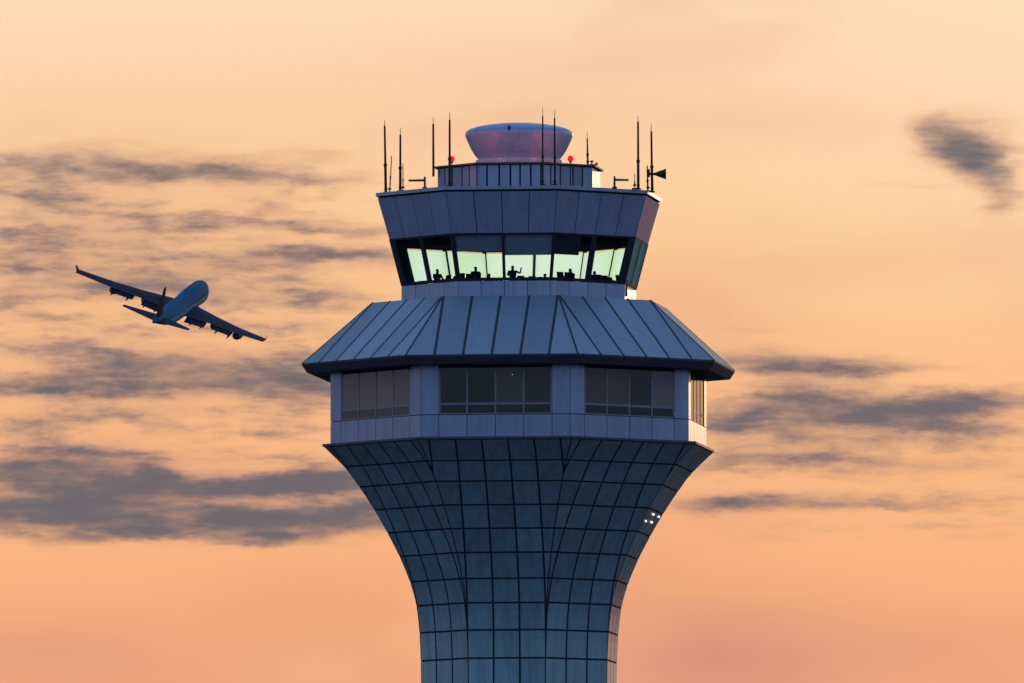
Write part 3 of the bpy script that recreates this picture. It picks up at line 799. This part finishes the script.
def person(px, ytop, dpx, label, seated=False, turn=0.0, arm_r='down', arm_l='down', tilt=0.0):
    x, y = xw(px, dpx), -dpx / PX
    top = zof(ytop, dpx)
    H = 1.75
    if seated: pel = max(0.42, top - z_fl - 0.86); feet = 0
    else: pel = 0.93
    h = top - z_fl                     # height of the crown above the floor
    pel = h - 0.83
    J = {'pelvis': (0, 0, pel, (.155, .12)), 'waist': (0, 0, pel + .16, (.175, .125)), 'chest': (0, .01, pel + .36, (.215, .14)), 'neckb': (0, .01, pel + .52, (.09, .08)),
         'neck': (tilt * .3, .01, pel + .575, .072), 'head': (tilt * .6, -.01, pel + .665, (.098, .115)), 'crown': (tilt, .0, pel + .735, (.088, .10)),
         'nose': (tilt * .6, -.11, pel + .67, .02)}
    E = [('pelvis', 'waist'), ('waist', 'chest'), ('chest', 'neckb'), ('neckb', 'neck'), ('neck', 'head'), ('head', 'crown'), ('head', 'nose')]
    for s, sd_, pose in ((-1, 'l', arm_l), (1, 'r', arm_r)):
        J['sh' + sd_] = (s * .21, .01, pel + .47, .075)
        if pose == 'down': el, wr = (s * .24, -.02, pel + .2), (s * .22, -.18, pel - .02)
        elif pose == 'desk': el, wr = (s * .25, -.1, pel + .22), (s * .16, -.36, pel + .2)
        elif pose == 'raised': el, wr = (s * .40, -.12, pel + .33), (s * .44, -.2, pel + .58)
        elif pose == 'out': el, wr = (s * .42, -.05, pel + .30), (s * .60, -.15, pel + .28)
        else: el, wr = (s * .36, -.05, pel + .26), (s * .2, -.2, pel + .14)      # on the hip
        J['el' + sd_] = (*el, .055); J['wr' + sd_] = (*wr, .034)
        d = (Vector(wr) - Vector(el)).normalized(); pc = Vector(wr) + d * .06
        J['palm_' + sd_] = (*pc, (.038, .02))
        E += [('chest', 'sh' + sd_), ('sh' + sd_, 'el' + sd_), ('el' + sd_, 'wr' + sd_), ('wr' + sd_, 'palm_' + sd_)]
        side = d.cross(Vector((0, 1, .1))).normalized()
        for f in range(4):
            k = 'f%d%s' % (f, sd_); ln = (.07, .085, .08, .06)[f]; b = pc + side * (.03 - .02 * f)
            p1 = b + d * ln * .6; p2 = b + d * ln + Vector((0, -.015, -.015))
            J[k + 'a'] = (*p1, .009); J[k + 'b'] = (*p2, .008); E += [('palm_' + sd_, k + 'a'), (k + 'a', k + 'b')]
        p1 = pc + side * .055 + d * .0; J['t' + sd_] = (*p1, .011); J['tt' + sd_] = (*(p1 + d * .035), .009); E += [('palm_' + sd_, 't' + sd_), ('t' + sd_, 'tt' + sd_)]
        J['hip' + sd_] = (s * .095, 0, pel - .06, .088)
        if seated:
            kn = (s * .13, -.42, pel - .05); an = (s * .13, -.40, .09)
        else:
            kn = (s * .11, -.02, pel * .52); an = (s * .12, .01, .09)
        J['kn' + sd_] = (*kn, .06); J['an' + sd_] = (*an, .042); J['toe' + sd_] = (an[0] + s * .02, an[1] - .17, .04, .035)
        E += [('pelvis', 'hip' + sd_), ('hip' + sd_, 'kn' + sd_), ('kn' + sd_, 'an' + sd_), ('an' + sd_, 'toe' + sd_)]
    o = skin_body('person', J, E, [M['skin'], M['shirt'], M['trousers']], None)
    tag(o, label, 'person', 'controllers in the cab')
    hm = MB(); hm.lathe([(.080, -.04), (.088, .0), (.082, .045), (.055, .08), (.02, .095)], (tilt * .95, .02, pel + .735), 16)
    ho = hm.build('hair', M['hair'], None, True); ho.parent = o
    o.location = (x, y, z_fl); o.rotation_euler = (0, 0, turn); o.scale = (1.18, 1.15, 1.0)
    return o
person(437.2, 269, 62, 'dark silhouette of a broad-shouldered person in the left side cab window', False, .5, 'desk', 'desk')
person(475.6, 266.5, 78, 'dark silhouette of a person rising above a wide console, left of middle', False, .3, 'down', 'desk')
person(512.6, 265.6, 80, 'dark silhouette of the person with one hand raised in the centre of the cab', False, 0, 'raised', 'desk')
person(489, 273.5, 84, 'low dark silhouette of a seated person just left of the middle mullion', True, .2, 'desk', 'desk')
person(545, 273.5, 84, 'low dark silhouette of a seated person at the mullion right of the cab middle', True, -.3, 'desk', 'desk')
person(570.8, 268.5, 72, 'slim dark silhouette of a person leaning over a desk right of centre', False, -.6, 'desk', 'out', tilt=-.04)
person(594.6, 271, 62, 'dark silhouette of a person with a rounded head in the right-hand cab window', False, -.5, 'desk', 'desk')

def console(px, wpx, ytop, dpx, rot, label, screens=((0, .5),)):
    x, y = xw(px, dpx), -dpx / PX; ht = zof(ytop - 2.2, dpx) - z_fl; wd = wpx / PX * 1.15
    t = thing('console', (x, y, z_fl), label, 'console', 'equipment consoles inside the cab')
    Rm = Matrix.Rotation(rot, 4, 'Z'); Tm = Matrix.Translation((x, y, z_fl)) @ Rm
    m = MB(); desk_h = ht - .38
    m.box(Tm @ Vector((0, 0, desk_h / 2)), (wd, .7, desk_h), mat=Rm.to_3x3()); m.box(Tm @ Vector((0, 0, desk_h + .02)), (wd + .1, .8, .04), mat=Rm.to_3x3())
    m.build('desk', M['desk'], t)
    for (fx, hh) in screens:
        m = MB(); c = Tm @ Vector((fx * wd, .1, desk_h + .04 + hh / 2 * .76))
        tl_ = Rm.to_3x3() @ Matrix.Rotation(rad(-12), 3, 'X')
        m.box(c, (.46, .06, hh * .70), mat=tl_); m.box(Tm @ Vector((fx * wd, .1, desk_h + .06)), (.2, .2, .05), mat=Rm.to_3x3())
        m.build('monitor', M['desk'], t)
console(421, 14, 281, 45, rad(-50), 'low dark console in the corner at the far left of the cab glass', ((-.2, .3), (.3, .3)))
console(447, 10, 277.5, 75, rad(-50), 'dark console beside the leftmost silhouette, before the corner mullion', ((0, .5),))
console(468, 22, 275.5, 86, rad(-7), 'wide dark console in front of the silhouette left of the middle mullion', ((-.28, .5), (.05, .44), (.36, .5)))
console(496, 14, 279, 88, rad(-7), 'low dark desk between the seated silhouette and the middle mullion', ((-.1, .36),))
console(527, 18, 277, 86, rad(0), 'dark desk with two screens to the right of the arm-raising silhouette', ((-.3, .4), (.25, .36)))
console(550, 12, 279, 84, rad(10), 'low dark desk under the right one of the two centre mullions', ((.1, .36),))
console(565, 13, 274.5, 82, rad(30), 'dark desk with a tall screen in front of the slim leaning silhouette', ((-.3, .5), (.3, .5)))
console(585, 8, 281.5, 74, rad(37), 'lowest dark desk beneath the broad right mullion', ((0, .3),))
console(600, 20, 276.5, 60, rad(40), 'long dark console before the round-headed silhouette on the right', ((-.35, .4), (0, .45), (.35, .4)))
console(620, 9, 277.5, 48, rad(40), 'small dark console in the last bright window at the right', ((0, .5),))

def office_chair(px, ytop, dpx, turn, label):
    x, y = xw(px, dpx), -dpx / PX; top = zof(ytop, dpx) - z_fl
    t = thing('office_chair', (x, y, z_fl), label, 'chair', 'chairs in the cab')
    Rm = Matrix.Rotation(turn, 3, 'Z'); P_ = lambda a, b, c: Vector((x, y, z_fl)) + Rm @ Vector((a, b, c))
    m = MB(); m.lathe([(.20, .44), (.24, .47), (.24, .52), (.18, .54)], (x, y, z_fl), 20); m.build('seat', M['desk'], t, True)
    m = MB()
    rr = []
    for k in range(7):
        f = k / 6; hw = .17 + .07 * sin(f * math.pi); zz = .58 + (top - .58) * f; dy_ = .20 + .06 * f
        hw *= (1 if f < .85 else .8)
        rr.append([P_(-hw, dy_ + .05, zz), P_(hw, dy_ + .05, zz), P_(hw, dy_, zz), P_(-hw, dy_, zz)])
    m.loft(rr); m.build('backrest', M['desk'], t)
    m = MB(); m.tube(P_(0, 0, .08), P_(0, 0, .45), .03)
    for k in range(5):
        a = k * 2 * math.pi / 5; m.tube(P_(0, 0, .09), P_(.28 * cos(a), .28 * sin(a), .05), .02, n=6)
    m.tube(P_(0, .1, .48), P_(0, .24, .68), .02, n=6); m.build('base', M['desk'], t)
office_chair(458, 275.5, 70, .4, 'empty office chair back seen between the left corner mullion and the wide console')
office_chair(505, 277.5, 66, 1.2, 'empty office chair back right behind the middle mullion, beside the arm-raising silhouette')
office_chair(537.5, 276.5, 60, -.6, 'empty office chair back near the far mullion right of the cab middle')
office_chair(607, 277, 40, -.8, 'empty office chair back to the right of the round-headed silhouette')
# ------------------------------------------------------------------ airliner
camM = cam.rotation_euler.to_matrix()
F = Vector((.228, .180, -.957)).normalized()
W = Vector((.93, -.346, .166)); W = (W - F * W.dot(F)).normalized(); Uv = W.cross(F)
PS = 3.2; DP = FPX / PS
cpos = camM @ Vector(((179.3 - 512) / FPX * DP, (341.5 - 307.3) / FPX * DP, -DP)) + Vector(cam.location)
Rw = Matrix((camM @ W, camM @ F, camM @ Uv)).transposed()
plane = thing('airliner', cpos, 'four-engined wide-body jet airliner banking away on the left, blue back and dark swept wings', 'airplane')
plane.matrix_world = Matrix.Identity(4); plane.location = (0, 0, 0)

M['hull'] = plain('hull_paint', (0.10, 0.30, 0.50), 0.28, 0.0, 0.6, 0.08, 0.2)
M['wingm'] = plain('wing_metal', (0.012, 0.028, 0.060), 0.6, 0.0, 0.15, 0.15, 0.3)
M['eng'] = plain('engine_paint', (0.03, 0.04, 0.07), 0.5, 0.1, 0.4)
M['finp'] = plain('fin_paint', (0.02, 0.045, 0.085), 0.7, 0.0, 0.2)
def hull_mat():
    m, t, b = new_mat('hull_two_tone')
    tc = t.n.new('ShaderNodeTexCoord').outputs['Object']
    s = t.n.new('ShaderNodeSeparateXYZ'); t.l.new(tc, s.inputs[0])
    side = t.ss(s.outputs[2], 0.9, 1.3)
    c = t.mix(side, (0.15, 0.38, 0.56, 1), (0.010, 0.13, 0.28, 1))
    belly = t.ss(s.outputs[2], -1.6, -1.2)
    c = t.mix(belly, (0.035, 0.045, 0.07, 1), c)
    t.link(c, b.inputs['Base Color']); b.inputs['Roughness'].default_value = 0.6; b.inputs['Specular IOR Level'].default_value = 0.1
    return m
M['hull'] = hull_mat()
fu = MB()
sec = [(32.2, .15, -.6, -.9), (31.8, 1.0, .35, -1.5), (30.8, 1.9, 1.5, -2.2), (29.4, 2.6, 2.9, -2.8), (27.3, 3.1, 4.2, -3.2), (24, 3.3, 4.7, -3.3), (12, 3.25, 4.55, -3.25),
       (8, 3.25, 4.1, -3.3), (4, 3.25, 3.4, -3.4), (-8, 3.25, 3.25, -3.3), (-14, 3.15, 3.25, -2.9), (-20, 2.7, 3.2, -1.9), (-26, 1.95, 3.0, -.6), (-31, 1.1, 2.7, .6), (-34.5, .45, 2.3, 1.3), (-35.4, .12, 2.0, 1.7)]
rings = []
for (y, wv, zt_, zb_) in sec:
    if y > 12: y = 12 + (y - 12) * .87
    zc = 0.0 if zb_ < 0 < zt_ else (zt_ + zb_) / 2
    if zb_ > -1.0 and y < 0: zc = (zt_ + zb_) / 2
    r = []
    for k in range(28):
        a = 2 * math.pi * k / 28; s_ = sin(a)
        r.append((wv * cos(a), y, zc + (zt_ - zc) * s_ if s_ > 0 else zc + (zc - zb_) * s_))
    rings.append(r)
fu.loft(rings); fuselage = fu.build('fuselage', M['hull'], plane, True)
wn_ = MB(); wn_.box((0, 27.8, 2.25), (1.9, .5, .35), mat=Matrix.Rotation(rad(-42), 3, 'X')); wn_.build('windscreen', M['eng'], fuselage)
def foil(le, chord, th, z, x, axis='x'):
    pts = []
    up_ = [(0, 0), (.04, .45), (.15, .85), (.35, 1), (.6, .75), (.85, .3), (1, .03)]
    lo_ = [(.85, -.18), (.6, -.4), (.35, -.55), (.15, -.5), (.04, -.3)]
    for (c, t_) in up_ + lo_:
        if axis == 'x': pts.append((x, le - c * chord, z + t_ * th * chord * .5))
        else: pts.append((t_ * th * chord * .5 if t_ >= 0 else t_ * th * chord * .9, le - c * chord, z))
    return pts
wz_ = lambda x: -1.2 + (abs(x) - 3) * .115 + 1.2 * (abs(x) / 31) ** 3
LEy = lambda x: 13.5 - (abs(x) - 2) * .868
TEy = lambda x: (-3.2 - (abs(x) - 2) * .22) if abs(x) < 12 else (-5.4 - (abs(x) - 12) * .60)
for s in (-1, 1):
    m = MB()
    m.loft([foil(LEy(x), LEy(x) - TEy(x), th, wz_(x), s * x) for x, th in ((1.5, .15), (5, .13), (12, .105), (21, .095), (31.6, .09))])
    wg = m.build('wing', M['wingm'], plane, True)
    m = MB(); m.loft([foil(LEy(31.5) - .4, 3.4, .08, wz_(31.5), s * 31.5), foil(LEy(31.5) - 2.6, 1.6, .08, wz_(31.5) + 1.9, s * 32.3)]); m.build('winglet', M['wingm'], wg)
    for (xa, xb, cl) in ((3.8, 10.6, 3.4), (13.6, 19.4, 2.6)):
        m = MB()
        r0 = []
        for x in (xa, xb):
            y0 = TEy(x) + .8; z0 = wz_(x) - .1
            r0.append([(s * x, y0, z0 + .16), (s * x, y0 - cl * .9, z0 - cl * .36), (s * x, y0 - cl * .9, z0 - cl * .36 - .06), (s * x, y0 - .05, z0 - .4)])
        m.loft(r0); m.build('flap', M['wingm'], wg)
    for x in (6.0, 9.6, 15.0, 19.6):
        m = MB(); y0 = TEy(x)
        n = 8
        m.loft([[(s * x + r * cos(2 * math.pi * k / n), y, z + r * 1.1 * sin(2 * math.pi * k / n)) for k in range(n)]
                for (y, z, r) in ((y0 + 4, wz_(x) - .55, .1), (y0 + 2.4, wz_(x) - .75, .4), (y0 - .4, wz_(x) - 1.1, .42), (y0 - 2.8, wz_(x) - 1.8, .1))])
        m.build('flap_fairing', M['wingm'], wg)
    for x in (11.7, 20.8):
        cy = LEy(x) - 0.2; cz = wz_(x) - (2.6 if x < 15 else 2.3)
        m = MB(); n = 20
        m.loft([[(s * x + r * cos(2 * math.pi * k / n), cy + y, cz + r * sin(2 * math.pi * k / n)) for k in range(n)]
                for (y, r) in ((2.2, 1.0), (2.9, 1.15), (3.05, 1.3), (2.6, 1.42), (.5, 1.5), (-1.4, 1.3), (-2.2, 1.05), (-2.2, .8), (-3.6, .45), (-4.3, .15))])
        e_ = m.build('engine', M['eng'], plane, True)
        m = MB(); m.loft([[(s * x - .15, cy + 1.5, cz + 1.2), (s * x + .15, cy + 1.5, cz + 1.2), (s * x + .15, cy + .6, cz + 2.2), (s * x - .15, cy + .6, cz + 2.2)],
                          [(s * x - .15, cy - 3.5, cz + .8), (s * x + .15, cy - 3.5, cz + .8), (s * x + .15, cy - 4.5, wz_(x)), (s * x - .15, cy - 4.5, wz_(x))]]); m.build('pylon', M['eng'], e_)
    m = MB(); m.loft([foil(-23.5 - (x - 1) * .75, c, .1, 1.6 + (x - 1) * .12, s * x) for x, c in ((.8, 9.0), (11.1, 2.6))]); m.build('tailplane', M['wingm'], plane, True)
m = MB(); m.loft([foil(le, c, .09, z, 0, 'z') for z, le, c in ((2.6, -23.0, 9.5), (4.5, -26.0, 7.5), (12.9, -31.4, 3.5))]); m.build('fin', M['finp'], plane, True)
plane.matrix_world = Matrix.Translation(cpos) @ Rw.to_4x4()
